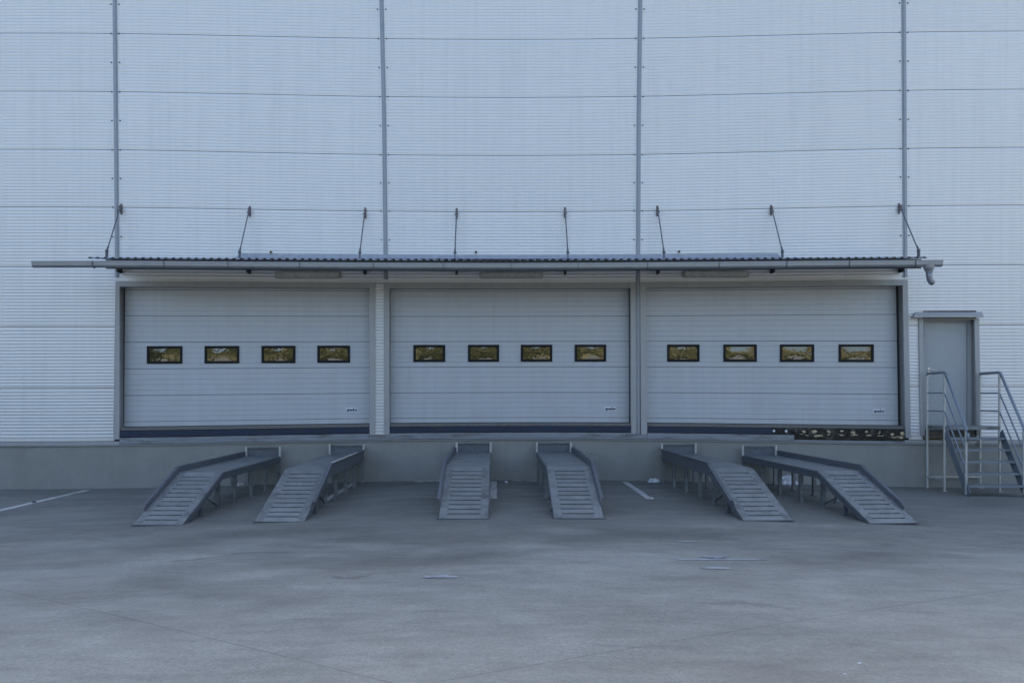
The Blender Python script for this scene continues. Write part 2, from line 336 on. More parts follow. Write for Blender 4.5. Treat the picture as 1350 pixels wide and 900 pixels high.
bm = bmesh.new(); n = 90; vs = []
for i in range(n+1):
    row = []
    for j in range(n+1):
        u = (i/n*2-1); q = (j/n*2-1); x = 900*u*abs(u)**.8; y = 900*q*abs(q)**.8
        h = -.45
        k = max(0, -y-62)
        hh = 27.0-max(0, min(1, (x+20)/90))*12.0+4.0*math.sin(x*.05+1.0)+2.2*math.sin(x*.11)
        h += (1-math.exp(-k/34))*(hh) + (k*.018)
        if k > 0: h += 1.2*noise.noise(Vector((x*.07, y*.07, 0)))*min(1, k/20)
        row.append(bm.verts.new((x, y, h)))
    vs.append(row)
for i in range(n):
    for j in range(n): bm.faces.new((vs[i][j], vs[i+1][j], vs[i+1][j+1], vs[i][j+1]))
me = bpy.data.meshes.new('terrain'); bm.to_mesh(me); bm.free(); link('terrain', me, M['hill'], kind='structure', smooth_=True)

# painted bay lines and worn marks
def ground_strip(name, a, b, wd, m, lift=.004, label=None):
    d = (b-a).normalized(); nn = Vector((-d.y, d.x, 0))*wd/2; mb = MB(); k = max(2, int((b-a).length/.4)); rows = []
    for i in range(k+1):
        c = a+(b-a)*i/k; j = 1+.12*math.sin(i*2.3)
        rows.append([Vector(((c-nn*j).x, (c-nn*j).y, G((c-nn*j).x)+lift)), Vector(((c+nn*j).x, (c+nn*j).y, G((c+nn*j).x)+lift))])
    mb.grid(rows); o = mb.build(name, m); o['kind'] = 'structure'
    if label: o['label'] = label
    return o
for X in (-7.58, -2.66, -.055, 2.37):
    ground_strip('bay_line', Vector((X, -.25, 0)), Vector((X, -2.78 if X > -5 else -3.1, 0)), .11 if X > -5 else .135, M['paint'])
ground_strip('worn_mark', gpt(892, 737.5), gpt(1012, 737.5), .045, M['paintold'])
ground_strip('worn_mark', gpt(923, 748), gpt(962, 749), .085, M['paintold'])
for px, py, rx, ry in ((581, 760, .145, .055), (905, 714, .10, .03), (942, 734.5, .12, .06)):
    c = gpt(px, py); mb = MB(); n = 22; z = G(c.x)+.006; mb.v.append((c.x, c.y, z))
    for k in range(n):
        a = 2*math.pi*k/n; q = 1+.22*math.sin(3*a+px)+.13*math.sin(7*a+py)+random.uniform(-.08, .08); mb.v.append((c.x+rx*q*math.cos(a), c.y+ry*q*math.sin(a), z))
    for k in range(n): mb.f.append((0, 1+k, 1+(k+1) % n))
    mb.build('worn_mark', M['paintold'], kind='structure')

# ------------------------------------------------------------------ warehouse
wh = thing('warehouse', 'large warehouse clad in horizontal silver ribbed panels with three loading doors', 'warehouse')
XB = [lambda v: -420, lambda v: 0]
def edge(pts): return lambda v: interp(v, pts)
b1 = edge([(0, 151.5), (340, 154.7), (372, 154.5), (580, 150.5)]); b2 = edge([(0, 503), (150, 506.5), (340, 508.5), (372, 509)])
b3 = edge([(0, 844), (150, 842), (340, 841), (372, 841), (570, 841)]); b4 = edge([(0, 1191), (340, 1193), (372, 1193), (580, 1198)])
def K(x): return lambda v: x
bays = [(K(-560), K(-205)), (K(-205), b1), (b1, b2), (b2, b3), (b3, b4), (b4, K(1550)), (K(1550), K(1900))]
seams = [-210, -177, -100.5, -24, 52.5, 129, 205.5, 279.5, 355, 431, 507.5, 573.5]
def rib_profile(v0, v1, full0=None, full1=None):
    f0 = full0 if full0 is not None else v0; f1 = full1 if full1 is not None else v1
    H = 4.0*1.0; out = [(v0+.34, -.012), (v0+.36, -.001), (v0+.6, .0)]
    p = (f1-f0-3.5)/18 if (f1-f0) > 70 else 4.05
    start = f0+1.75 if full0 is not None else v0+1.75
    k = 0
    while True:
        a = start+k*p
        if a+p > v1-.9: break
        if a >= v0+.6: out += [(a+.08*p, 0), (a+.34*p, .0042), (a+.66*p, .0042), (a+.92*p, 0)]
        k += 1
    out += [(v1-.55, 0), (v1-.34, -.001), (v1-.32, -.012)]
    return out
for bi, (xl, xr) in enumerate(bays):
    for si in range(len(seams)-1):
        v0, v1 = seams[si], seams[si+1]; ff = None
        if 2 <= bi <= 4:
            if v0 >= 372: continue
            if v1 > 372: full = v1; v1 = 373.5; ff = full
        prof = rib_profile(v0, v1, v0 if ff else None, ff)
        if bi == 5 and v1 > 415:
            # around the entrance door (opening px 1216..1286 from v 420)
            if v0 < 415: continue
            profile_sheet(xl, K(1217), prof, 2).build('cladding_panel', M['clad'], wh)
            profile_sheet(K(1287), xr, prof, 6).build('cladding_panel', M['clad'], wh)
            continue
        if bi == 5 and v0 < 431 <= v1+.1: pass
        profile_sheet(xl, xr, prof, 10).build('cladding_panel', M['clad'], wh)
# the panel over the entrance door (355..431) is cut round the opening
prof = rib_profile(355, 431)
up = [p for p in prof if p[0] < 413]; low = [p for p in prof if p[0] >= 411]
for o in [o for o in wh.children if o.name.startswith('cladding_panel')]: pass
profile_sheet(b4, K(1550), up, 10).build('cladding_panel', M['clad'], wh)
lo = [(up[-1][0]+.02, up[-1][1])]+[p for p in prof if p[0] > up[-1][0]]
profile_sheet(b4, K(1217), lo, 2).build('cladding_panel', M['clad'], wh)
profile_sheet(K(1287), K(1550), lo, 6).build('cladding_panel', M['clad'], wh)
# narrow ribbed strip between the first and second door
pr = [(373.5, 0)]+[q for k in range(48) for q in [(374.2+k*4.12, 0), (375.2+k*4.12, .010), (376.9+k*4.12, .010), (377.9+k*4.12, 0)]]+[(571.2, 0)]
profile_sheet(K(494.5), K(506.5), pr, 1, .012).build('cladding_panel', M['clad'], wh)
# dark backing board behind the panel joints
mb = MB()
for xl, xr, v0, v1 in ((-560, 156, -210, 574), (156, 1192, -210, 374), (1197, 1218, -210, 574), (1192, 1197, -210, 374), (1286, 1900, -210, 574), (1218, 1286, -210, 421), (489, 512, 374, 572), (834, 849, 374, 571)):
    mb.v += h_strip(xl, xr, v0, v1, -.014, .12, 10).v if False else []
    q = h_strip(xl, xr, v0, v1, -.014, .12, 10); k = len(mb.v); mb.v += q.v; mb.f += [tuple(i+k for i in f) for f in q.f]
mb.build('panel_core', M['black'], wh)
# body: side walls, roof, parapet cap, inner wall
xL, xR, zT = P(-560, 0).x, P(1900, 0).x, P(0, -212).z
MB().box((xL+.05, .45, -.6), (xR-.05, 26, zT-.3)).build('building_body', M['clad'], wh)
MB().box((xL-.05, -.03, zT-.02), (xR+.05, .6, zT+.10)).build('parapet_cap', M['trim'], wh)
MB().box((xL, .6, zT-.3), (xR, 26.1, zT-.1)).build('roof', M['roof'], wh)
MB().box((xL-.02, .12, -.6), (xL+.05, .45, zT-.02)).box((xR-.05, .12, -.6), (xR+.02, .45, zT-.02)).build('end_trim', M['trim'], wh)

# vertical joint cover strips with their screws
def strip(fn, v0, v1, wpx, extra=None):
    mb = MB(); secs = []; n = 14
    for i in range(n+1):
        v = v0+(v1-v0)*i/n; c = fn(v)
        l = P(c-wpx/2, W(c, v), 0); r = P(c+wpx/2, W(c, v), 0)
        hw = (r.x-l.x)
        secs.append([(l.x, .002, l.z), (l.x, -.014, l.z), (l.x+.22*hw, -.014, l.z), (l.x+.3*hw, -.03, l.z), (r.x-.3*hw, -.03, l.z), (r.x-.22*hw, -.014, l.z), (r.x, -.014, l.z), (r.x, .002, l.z)])
    mb.grid(secs); mb.f.append(tuple(range(8))); o = mb.build('joint_strip', M['strip'], wh)
    sm = MB()
    ss = [s for s in seams if s < 350]; vs = []
    for a, b in zip(ss, ss[1:]): vs += [a+.3, (a+b)/2]
    vs += [ss[-1], 317]
    for v in vs:
        if v > v1 or v < v0: continue
        for k in (-1, 1):
            c = P(fn(v)+k*(wpx/2+2.6), W(fn(v), v))
            sm.tube([(c.x, .0, c.z), (c.x, -.013, c.z), (c.x, -.020, c.z)], .017, 6, rs=[.014, .014, .007])
    s = sm.build('screw', M['screw'], o, kind='stuff')
    return o
for fn, e in ((b1, 368.5), (b2, 369), (b4, 370), (K(-205), 574), (K(1550), 574)): strip(fn, -209, e, 5.6)
strip(b3, -209, 571.3, 5.6)

# loading doors ------------------------------------------------------------
REC = .20
doors = [
    dict(l=edge([(378, 164.6), (565, 163.2)]), r=edge([(378, 487), (565, 487)]), win=[(194, 240.5), (270, 315.5), (345, 389.5), (418.5, 461.5)], stick=463.5,
         fl=((152.2, 157.5), (149.2, 157.3)), fr=((487, 494.8), (487.3, 494.8)), lab='left loading door leaf, the only one with its shutter beside the joint strip at the far left'),
    dict(l=edge([(378, 512.5), (565, 513.5)]), r=edge([(378, 829), (565, 829.5)]), win=[(545, 587), (617, 658), (686.5, 728), (757.5, 799)], stick=804.5,
         fl=((506, 513.2), (506, 513.4)), fr=((831.5, 838), (832.2, 838.6)), lab='middle loading door leaf'),
    dict(l=edge([(378, 851.5), (565, 853)]), r=edge([(378, 1181.5), (565, 1184.5)]), win=[(879.5, 922), (953.5, 997.5), (1028, 1073), (1105.5, 1151.5)], stick=1158.5,
         fl=((844, 851.3), (845, 853.3)), fr=((1190, 1196.8), (1194, 1201)), lab='right loading door leaf')]
joints = [366, 384, 417, 450, 483.5, 517, 550, 556]
def dpt(px, v, dd=0):       # point on the recessed door leaf
    return P(px, W(px, v), -REC, dd)
for di, d in enumerate(doors):
    xl, xr = d['l'], d['r']; w0 = [-2.5, 0, -3][di]; w1 = [3, 3, 1.2][di]
    L_, R_ = (lambda v, f=xl, k=w0: f(v)+k), (lambda v, f=xr, k=w1: f(v)+k)
    leaf = MB(); a = dpt(L_(366), 366); b = dpt(R_(556), 556)
    leaf.box((a.x, REC+.008, b.z+.02), (b.x, REC+.05, a.z))
    leaf = leaf.build('loading_door', M['screw'], wh, label=['left sectional loading door with four black windows', 'middle sectional loading door with four black windows', 'right sectional loading door with four black windows'][di])
    for a, b in zip(joints, joints[1:]):
        if b-a < 8: prof = [(a+.18, -.006), (a+.4, 0), (b-.5, 0), (b, .0)]
        else:
            n = 5 if b-a > 25 else 2; p = (b-a)/n; prof = [(a+.24, -.014), (a+.4, 0)]
            for k in range(1, n): c = a+k*p; prof += [(c-.34, 0), (c-.12, -.006), (c+.12, -.006), (c+.34, 0)]
            prof += [(b-.4, 0), (b-.24, -.014)]
        rows = []
        for v, r in prof:
            x0, x1 = L_(v), R_(v); rows.append([dpt(x0+(x1-x0)*i/8, v, r) for i in range(9)])
        MB().grid(rows).build('door_section', M['door'], leaf)
    # bottom rubber seal and kick rail
    s = MB()
    x0, x1 = L_(556), R_(556)
    for i in range(8):
        p = x0+(x1-x0)*i/8; q = x0+(x1-x0)*(i+1)/8
        A, B_, C_, D_ = dpt(p, 556.05), dpt(q, 556.05), dpt(q, 558.2), dpt(p, 558.2); o3 = Vector((0, .03, 0)); f3 = Vector((0, -.004, 0))
        s.hexa([D_+f3, C_+f3, C_+o3, D_+o3, A+f3, B_+f3, B_+o3, A+o3])
    s.build('bottom_seal', M['black'], leaf)
    for (u0, u1) in d['win']:
        v0, v1 = 454.3, 476.6
        if di == 0: v0 += .6; v1 += .6
        def pp(px, v, dd=0): return dpt(px, v, dd)
        TL, TR, BR, BL = pp(u0, v0), pp(u1, v0), pp(u1, v1), pp(u0, v1)
        bw = .046; mbf = MB(); dz = lambda q, dd: Vector((q.x, q.y-dd, q.z))
        cen = (TL+TR+BR+BL)/4
        outer = [TL, TR, BR, BL]; inner = [TL+Vector((bw, 0, -bw)), TR+Vector((-bw, 0, -bw)), BR+Vector((-bw, 0, bw)), BL+Vector((bw, 0, bw))]
        k = 0; ring = []
        for lay in ((outer, .002), (outer, .020), ([o*.72+i*.28 for o, i in zip(outer, inner)], .026), ([o*.25+i*.75 for o, i in zip(outer, inner)], .024), (inner, .012), (inner, .002)):
            ring.append([len(mbf.v)+j for j in range(4)]); mbf.v += [tuple(dz(q, lay[1])) for q in lay[0]]
        for A, B_ in zip(ring, ring[1:]):
            for j in range(4): mbf.f.append((A[j], A[(j+1) % 4], B_[(j+1) % 4], B_[j]))
        mbf.build('window_frame', M['frame'], leaf)
        g = MB(); rows = []; tilt = random.uniform(-.012, .012); tx = random.uniform(-.012, .012)
        for i in range(7):
            row = []
            for j in range(11):
                s_, t_ = j/10, i/6; top = inner[0]*(1-s_)+inner[1]*s_; bot = inner[3]*(1-s_)+inner[2]*s_; q = top*(1-t_)+bot*t_
                bulge = .009*math.sin(math.pi*s_)*math.sin(math.pi*t_)
                row.append(dz(q, .005+bulge*.5+tx*(s_-.5)*.3))
            rows.append(row)
        g.grid(rows).build('window_pane', M['glass'], leaf, smooth_=True)
    # maker's plate, lettering raised a hair
    c = dpt(d['stick'], 538.3); st = MB().box((c.x-.108, c.y-.004, c.z-.033), (c.x+.108, c.y-.001, c.z+.033)).build('nameplate', M['sticker'], leaf)
    cu = bpy.data.curves.new('lettering', 'FONT'); cu.body = 'spedos'; cu.size = .088; cu.align_x = 'CENTER'; cu.align_y = 'CENTER'; cu.shear = .25; cu.offset = .0045; cu.resolution_u = 3
    to = bpy.data.objects.new('tmp', cu); C.objects.link(to); bpy.context.view_layer.update()
    me = bpy.data.meshes.new_from_object(to.evaluated_get(bpy.context.evaluated_depsgraph_get())); bpy.data.objects.remove(to)
    me.transform(Matrix.Translation((c.x, c.y-.006, c.z)) @ Matrix.Rotation(R(90), 4, 'X') @ Matrix.Diagonal((.80, .8, 1, 1)))
    me.materials.clear(); link('lettering', me, M['ink'], leaf)
    # frame: jambs, header, reveals
    (a0, a1), (c0, c1) = d['fl']; (e0, e1), (g0, g1) = d['fr']
    hv0, hv1 = 373.0, 380.2
    def wq(px, v): return (px, W(px, v))
    quad_slab((wq(a0, hv0), wq(a1, hv0), wq(c1, 571.5), wq(c0, 571.5)), .034, .05, 1).build('door_jamb', M['trim'], wh)
    quad_slab((wq(e0, hv0), wq(e1, hv0), wq(g1, 571.5), wq(g0, 571.5)), .034, .05, 1).build('door_jamb', M['trim'], wh)
    h_strip(a1+.05, e0-.05, hv0, hv1, .031, .045, 10).build('door_header', M['trim'], wh)
    rv = MB()
    for (p0, p1), s in (((a1, c1), -1), ((e0, g0), 1)):
        A = P(p0, W(p0, hv1), .0); B_ = P(p1, W(p1, 571), .0)
        rv.hexa([(B_.x+s*.03, 0, B_.z), (B_.x+s*.001, 0, B_.z), (B_.x+s*.001, .44, B_.z), (B_.x+s*.03, .44, B_.z), (A.x+s*.03, 0, A.z), (A.x+s*.001, 0, A.z), (A.x+s*.001, .44, A.z), (A.x+s*.03, .44, A.z)])
    q = h_strip(a1-1, e0+1, hv1-3, hv1-.3, -.015, .44, 8); k = len(rv.v); rv.v += q.v; rv.f += [tuple(i+k for i in f) for f in q.f]
    rv.build('door_reveal', M['reveal'], wh)
    # black guide rail slot beside the leaf
    for px_f, s, on in ((xl, -1, di == 0), (xr, 1, di >= 1)):
        A = dpt(px_f(380), 380); B_ = dpt(px_f(556), 556)
        MB().hexa([(B_.x-.003, REC-.03, B_.z), (B_.x+.005, REC-.03, B_.z), (B_.x+.005, REC+.01, B_.z), (B_.x-.003, REC+.01, B_.z), (A.x-.003, REC-.03, A.z), (A.x+.005, REC-.03, A.z), (A.x+.005, REC+.01, A.z), (A.x-.003, REC+.01, A.z)]).build('guide_rail', M['black'], wh) if on else None
    # dusty floor edge under the leaf, then the blue bumper strip
    s0, s1 = c1+.2, g0-.2
    h_strip(s0, s1, 557.2, 561.0, .0, .43, 10).build('floor_edge', M['ledge'], wh)
    if di < 2: h_strip(s0, s1, 561.7, 568.6, .028, .06, 10).build('bumper_strip', M['blue'], wh, label='blue rubber bumper strip')
    else:
        h_strip(s0, 1018, 561.7, 568.6, .028, .06, 8).build('bumper_strip', M['blue'], wh, label='blue rubber bumper strip')
        h_strip(1018.4, 1047, 561.0, 569.0, .030, .06, 2).build('bumper_strip', M['soot'], wh, label='blackened piece of bumper strip with two white bolts')
        for px in (1020.2, 1036.4):
            c = P(px, W(px, 565), .032); MB().tube([(c.x, -.02, c.z), (c.x, -.040, c.z), (c.x, -.044, c.z)], .03, 10, rs=[.024, .024, .015]).build('white_bolt', M['bag'], wh)
        h_strip(1047.5, 1192.5, 560.8, 574.2, .040, .08, 10).build('bumper_strip', M['soot'], wh, label='blackened torn bumper strip with yellow foam showing')
        fm = MB()
        for px, sc in ((1060, 1), (1076, 1.25), (1093, .9), (1109, 1), (1126, 1.2), (1143.5, 1.2), (1160, .7), (1178, 1.1), (1189, 1.25)):
            for q in range(4):
                cx = px+random.uniform(-2.2, 2.2)+(0 if q < 2 else random.uniform(-3, 3)); cv = (565.0 if q < 2 else 569.3)+random.uniform(-1.0, 1.0)+(1.6 if px > 1170 else 0)
                c = P(cx, W(cx, cv), .041); n = 9; ring = []; rx = random.uniform(.018, .045)*sc*(1.5 if q > 1 else 1); rz = random.uniform(.015, .032)*sc*(.55 if q > 1 else 1.1)
                k = len(fm.v); fm.v.append((c.x, c.y-.018, c.z))
                for a in range(n):
                    rr = random.uniform(.6, 1.1); an = a*2*math.pi/n; fm.v.append((c.x+rx*rr*math.cos(an), c.y-.001, c.z+rz*rr*math.sin(an)))
                for a in range(n): fm.f.append((k, k+1+a, k+1+(a+1) % n))
        fm.build('foam_patch', M['foam'], wh, kind='stuff')

# sill: worn steel angle along the dock edge, folded drip edge, then the rendered plinth
def sill_run(a, b, v0, v1, n):
    h_strip(a, b, v0, v1, .052, .08, n).build('dock_sill', M['sill'], wh)
sill_run(157.5, 486.8, 569.6, 577.4, 10); sill_run(487.0, 513.6, 572.0, 577.4, 2); sill_run(513.8, 832, 569.6, 577.4, 8)
sill_run(832.2, 853.4, 572, 577.4, 2); sill_run(853.6, 1047, 569.6, 577.4, 8); sill_run(1047.2, 1193, 575.4, 577.9, 5)
h_strip(-560, 157.2, 573.8, 578.0, .050, .08, 12).build('drip_flashing', M['trim'], wh); h_strip(1193.3, 1900, 573.8, 577.6, .050, .08, 12).build('drip_flashing', M['trim'], wh)
h_strip(-560, 1900, 578.1, 579.3, .040, .12, 40).build('drip_edge', M['strip'], wh)
h_strip(-560, 1900, 577.5, 660, .012, .5, 60).build('plinth', M['plinth'], wh)
# movement joint seen in the plinth to the right
# entrance door ---------------------------------------------------------------
def wq(px, v): return (px, W(px, v))
quad_slab(((1211.5, 419.5), (1217.3, 419.5), (1219.3, 574), (1213.8, 574)), .030, .045).build('door_casing', M['trim'], wh)
quad_slab(((1284.8, 419.5), (1290.6, 419.5), (1294.0, 574), (1287.6, 574)), .030, .045).build('door_casing', M['trim'], wh)
quad_slab(((1217.4, 419.5), (1284.7, 419.5), (1284.7, 421.0), (1217.4, 421.0)), .028, .04).build('door_casing', M['trim'], wh)
A = P(1217, 421); B_ = P(1286.5, 572)
mb = MB(); mb.box((A.x, .10, B_.z), (P(1219.2, 0).x, .14, A.z)); 
ent = thing_part = MB().box((P(1219.0, 0).x, .125, P(0, 566).z), (P(1279.3, 0).x, .165, P(0, 424.5).z)).build('entrance_door', M['leaf'], wh, label='grey steel entrance door above the landing')
MB().box((P(1279.6, 0).x, .10, P(0, 566).z), (P(1285.2, 0).x, .17, P(0, 424.6).z)).box((P(1216, 0).x, .10, P(0, 424.3).z), (P(1285.2, 0).x, .17, P(0, 420).z)).box((P(1216.2, 0).x, .105, P(0, 566).z), (P(1218.8, 0).x, .17, P(0, 424.6).z)).build('door_lining', M['jamb'], wh)
MB().box((P(1215.8, 0).x, -.01, P(0, 572).z), (P(1217.2, 0).x, .10, P(0, 421).z)).box((P(1285.4, 0).x, .0, P(0, 572).z), (P(1287.6, 0).x, .10, P(0, 421).z)).build('door_reveal', M['reveal'], wh)
MB().box((P(1216, 0).x, .0, P(0, 577).z), (P(1287, 0).x, .17, P(0, 566.5).z)).build('door_threshold', M['ledge'], wh)
hz = P(0, 487.8, -.12).z; hx = P(1224.5, 0, -.12).x
MB().box((hx-.02, .116, hz-.11), (hx+.02, .124, hz+.05)).tube([(hx, .12, hz), (hx, .06, hz), (hx+.02, .055, hz), (hx+.13, .055, hz+.002)], .011, 8).build('handle', M['brass'], ent)
# sloped drip hood over it
TLh, TRh = P(1206.5, 411), P(1295, 411)
bl, br = P(1205.5, 415.8, .16), P(1296.5, 415.8, .16)
hd = MB(); 
hd.hexa([(bl.x, -.16, bl.z-.035), (br.x, -.16, br.z-.035), (br.x-.02, -.0, TRh.z-.10), (bl.x+.02, -.0, TLh.z-.10), (bl.x, -.16, bl.z), (br.x, -.16, br.z), (TRh.x, -.002, TRh.z), (TLh.x, -.002, TLh.z)])
hd.build('door_hood', M['trim'], wh, label='small sloped metal hood over the entrance door')
# wall hooks above the canopy
for px, py in ((357.5, 332.5), (627.5, 332.7), (895, 332)):
    c = P(px, py); MB().tube([(c.x, 0, c.z), (c.x, -.05, c.z)], .02, 8).build('wall_plug', M['black'], wh)

# ------------------------------------------------------------------ canopy with gutter
cn = thing('canopy', 'long shallow corrugated metal canopy hung on tie rods above the loading doors', 'canopy', (0, 0, 0))
ZW, ZF, DF = 4.115, 3.945, 1.15
def cz(px, d):       # level of the sheet, bent to follow the lens bow
    s = interp(px, [(116, .028), (300, .012), (500, -.004), (680, -.008), (850, .0), (1050, .02), (1232, .035)])
    return ZW+(ZF-ZW)*d/DF+s
mb = MB(); sec_f = []; sec_b = []
tF = D-DF; x0c, x1c = (116-CX)*tF/F, (1232-CX)*tF/F; per = 10.0*tF/F; nC = int((x1c-x0c)/per)
rows = [[], [], []]
for k in range(nC):
    for u, h in ((0, 0), (.12, .026), (.42, .026), (.56, 0), (.94, 0)):
        x = x0c+(k+u)*per
        for ri, dd in enumerate((.0, .55, DF)):
            rows[ri].append(Vector((x, -dd-.001, cz(CX+x*F/tF, dd)+h)))
mb.grid(rows); k0 = len(mb.v); top = list(mb.v); mb.v += [(v[0], v[1], v[2]-.004) for v in top]; mb.f += [tuple(reversed([i+k0 for i in f])) for f in mb.f[:]]
me = mb.mesh('roof_sheet'); link('roof_sheet', me, M['corr'], cn)
# flashing where it meets the wall
fl = MB(); n = 14
for i in range(n):
    ps = []
    for z, y in ((0, 0),):
        pass
    a = 315+(1025-315)*i/n; b = 315+(1025-315)*(i+1)/n
    ya = interp(a, [(315, 334.5), (500, 335.5), (670, 336), (850, 335.5), (1025, 334)]); yb = interp(b, [(315, 334.5), (500, 335.5), (670, 336), (850, 335.5), (1025, 334)])
    A = P(a, ya, .02); B_ = P(b, yb, .02)
    fl.hexa([(A.x, -.20, cz(a, .2)+.040), (B_.x, -.20, cz(b, .2)+.040), (B_.x, -.02, cz(b, 0)+.042), (A.x, -.02, cz(a, 0)+.042), (A.x, -.205, cz(a, .2)+.046), (B_.x, -.205, cz(b, .2)+.046), (B_.x, -.028, B_.z), (A.x, -.028, A.z)])
fl.build('flashing', M['corr'], cn)
# front edge beam and wall-side batten
def run(mbx, pxs, d0, d1, z0, z1):
    t = D-(d0+d1)/2
    for a, b in zip(pxs, pxs[1:]):
        xa, xb = (a-CX)*t/F, (b-CX)*t/F; ca, cb = cz(a, d0)-ZF, cz(b, d0)-ZF
        ca = cz(a, DF); cb = cz(b, DF)
        mbx.hexa([(xa, -d1, ca+z0), (xb, -d1, cb+z0), (xb, -d0, cb+z0), (xa, -d0, ca+z0), (xa, -d1, ca+z1), (xb, -d1, cb+z1), (xb, -d0, cb+z1), (xa, -d0, ca+z1)])
    return mbx
pxs = [140+(1214-140)*i/14 for i in range(15)]
run(MB(), pxs, 1.04, 1.08, -.165, -.006).build('edge_beam', M['arm'], cn)  # beam deepened so its near-black face stands for the shaded roof underside
run(MB(), pxs, .55, .59, -.02, .055).build('middle_purlin', M['arm'], cn)
# half-round gutter with brackets
def gut_sec(px, py, t=D-1.24):
    x = (px-CX)*t/F; return Vector((x, -(D-t), EYE-(py-CY)*t/F))
gy = [(44, 345.2), (155, 345.0), (300, 346.2), (500, 347.6), (660, 348.2), (800, 347.6), (950, 346.4), (1100, 345.0), (1241, 344.0)]
gp = [44+(1241-44)*i/24 for i in range(25)]; rad = .058; rows = []; rows2 = []
for p in gp:
    c = gut_sec(p, interp(p, gy)); r = []; r2 = []
    drop = .045
    r = [Vector((c.x, c.y-rad-.012, c.z-.012)), Vector((c.x, c.y-rad-.012, c.z+.004)), Vector((c.x, c.y-rad, c.z+.004)), Vector((c.x, c.y-rad, c.z-drop*.6))]
    for k in range(1, 9):
        a = math.pi*k/8; r.append(Vector((c.x, c.y-rad*math.cos(a), c.z-drop-rad*1.0*math.sin(a))))
    r.append(Vector((c.x, c.y+rad, c.z+.01)))
    inn = [Vector((q.x, q.y+(0.004 if q.y < c.y else -.004), q.z+.004)) for q in reversed(r)]
    rows.append(r+inn)
gm = MB().grid(rows)
for rw, pos in ((0, 0), (len(rows)-1, 1)):
    st = rw*len(rows[0]); gm.f.append(tuple(st+i for i in range(len(rows[0])//2)))
gut = gm.build('gutter', M['gutter'], cn)
for p in [124, 218, 302, 396, 493, 585, 674, 762, 853, 947, 1036, 1118, 1205]:
    c = gut_sec(p, interp(p, gy)); b = MB(); pts = []
    for k in range(0, 9):
        a = math.pi*k/8; pts.append((c.x, c.y-(rad+.004)*math.cos(a), c.z-.045-(rad+.004)*math.sin(a)))
    pts = [(c.x, c.y-rad-.016, c.z+.006), (c.x, c.y-rad-.006, c.z-.03)]+pts+[(c.x, c.y+rad+.005, c.z+.01)]
    for u, v in zip(pts, pts[1:]): b.bar(u, v, .022, .005, up=(1, 0, 0))
    b.build('gutter_bracket', M['galv_dark'], gut)
c = gut_sec(1224.5, 346)
o = MB().tube([(c.x, c.y, c.z-.03), (c.x+.002, c.y, c.z-.10), (c.x+.005, c.y, c.z-.165), (c.x+.006, c.y, c.z-.175)], .06, 14, rs=[.096, .085, .055, .058])
o.build('gutter_outlet', M['gutter'], gut, smooth_=False)
MB().tube([(c.x+.006, c.y, c.z-.172), (c.x+.008, c.y, c.z-.24), (c.x+.022, c.y+.01, c.z-.29), (c.x+.05, c.y+.02, c.z-.33), (c.x+.085, c.y+.03, c.z-.35)], .05, 14, rs=[.052, .051, .051, .05, .049]).build('downspout_elbow', M['gutter'], gut, smooth_=True)
# tie rods, their wall brackets and the cantilever arms beneath
rods = [(158, 271), (328, 274), (480.8, 276), (601.8, 276.5), (745.3, 275.5), (867.5, 273.5), (1018, 272.5), (1187.5, 270)]
for i, (px, py) in enumerate(rods):
    tp = P(px, py+6, .07); xx = tp.x+(.0 if i not in (0, 7) else (-.0))
    zb = cz(px, .62)+.04
    bx = {0: (140.8-CX)*(D-.62)/F, 7: (1211-CX)*(D-.62)/F}.get(i, xx)
    w1 = P(px, py, .0)
    rod = MB().tube([(xx, -.085, tp.z), (bx, -.62, zb+.10)], .0115, 8).build('tie_rod', M['galv_dark'], cn)
    bk = MB().box((xx-.02, -.012, w1.z-.17), (xx+.02, .0, w1.z+.03)).box((xx-.009, -.10, w1.z-.13), (xx+.009, -.012, w1.z-.02)).tube([(xx-.03, -.085, tp.z), (xx+.03, -.085, tp.z)], .014, 8)
    bk.build('wall_bracket', M['rust'], rod)
    MB().box((bx-.009, -.66, zb-.03), (bx+.009, -.58, zb+.13)).tube([(bx-.028, -.62, zb+.10), (bx+.028, -.62, zb+.10)], .016, 8).tube([(bx, -.62+.05, zb+.19), (bx, -.615, zb+.11)], .018, 8).build('rod_bracket', M['galv_dark'], rod)
    ax = xx
    az = cz(px, DF)
    am = MB(); z1w = cz(px, 0)-.06
    am.hexa([(ax-.016, -1.03, az-.085), (ax+.016, -1.03, az-.085), (ax+.016, -.0, z1w-.07), (ax-.016, 0, z1w-.07), (ax-.016, -1.03, az-.03), (ax+.016, -1.03, az-.03), (ax+.016, 0, z1w+.03), (ax-.016, 0, z1w+.03)])
    am.box((ax-.022, -.03, z1w-.20), (ax+.022, -.012, z1w+.02)).box((ax-.008, -.20, z1w-.20), (ax+.008, -.02, z1w-.08))
    am.build('cantilever_arm', M['arm'], cn)

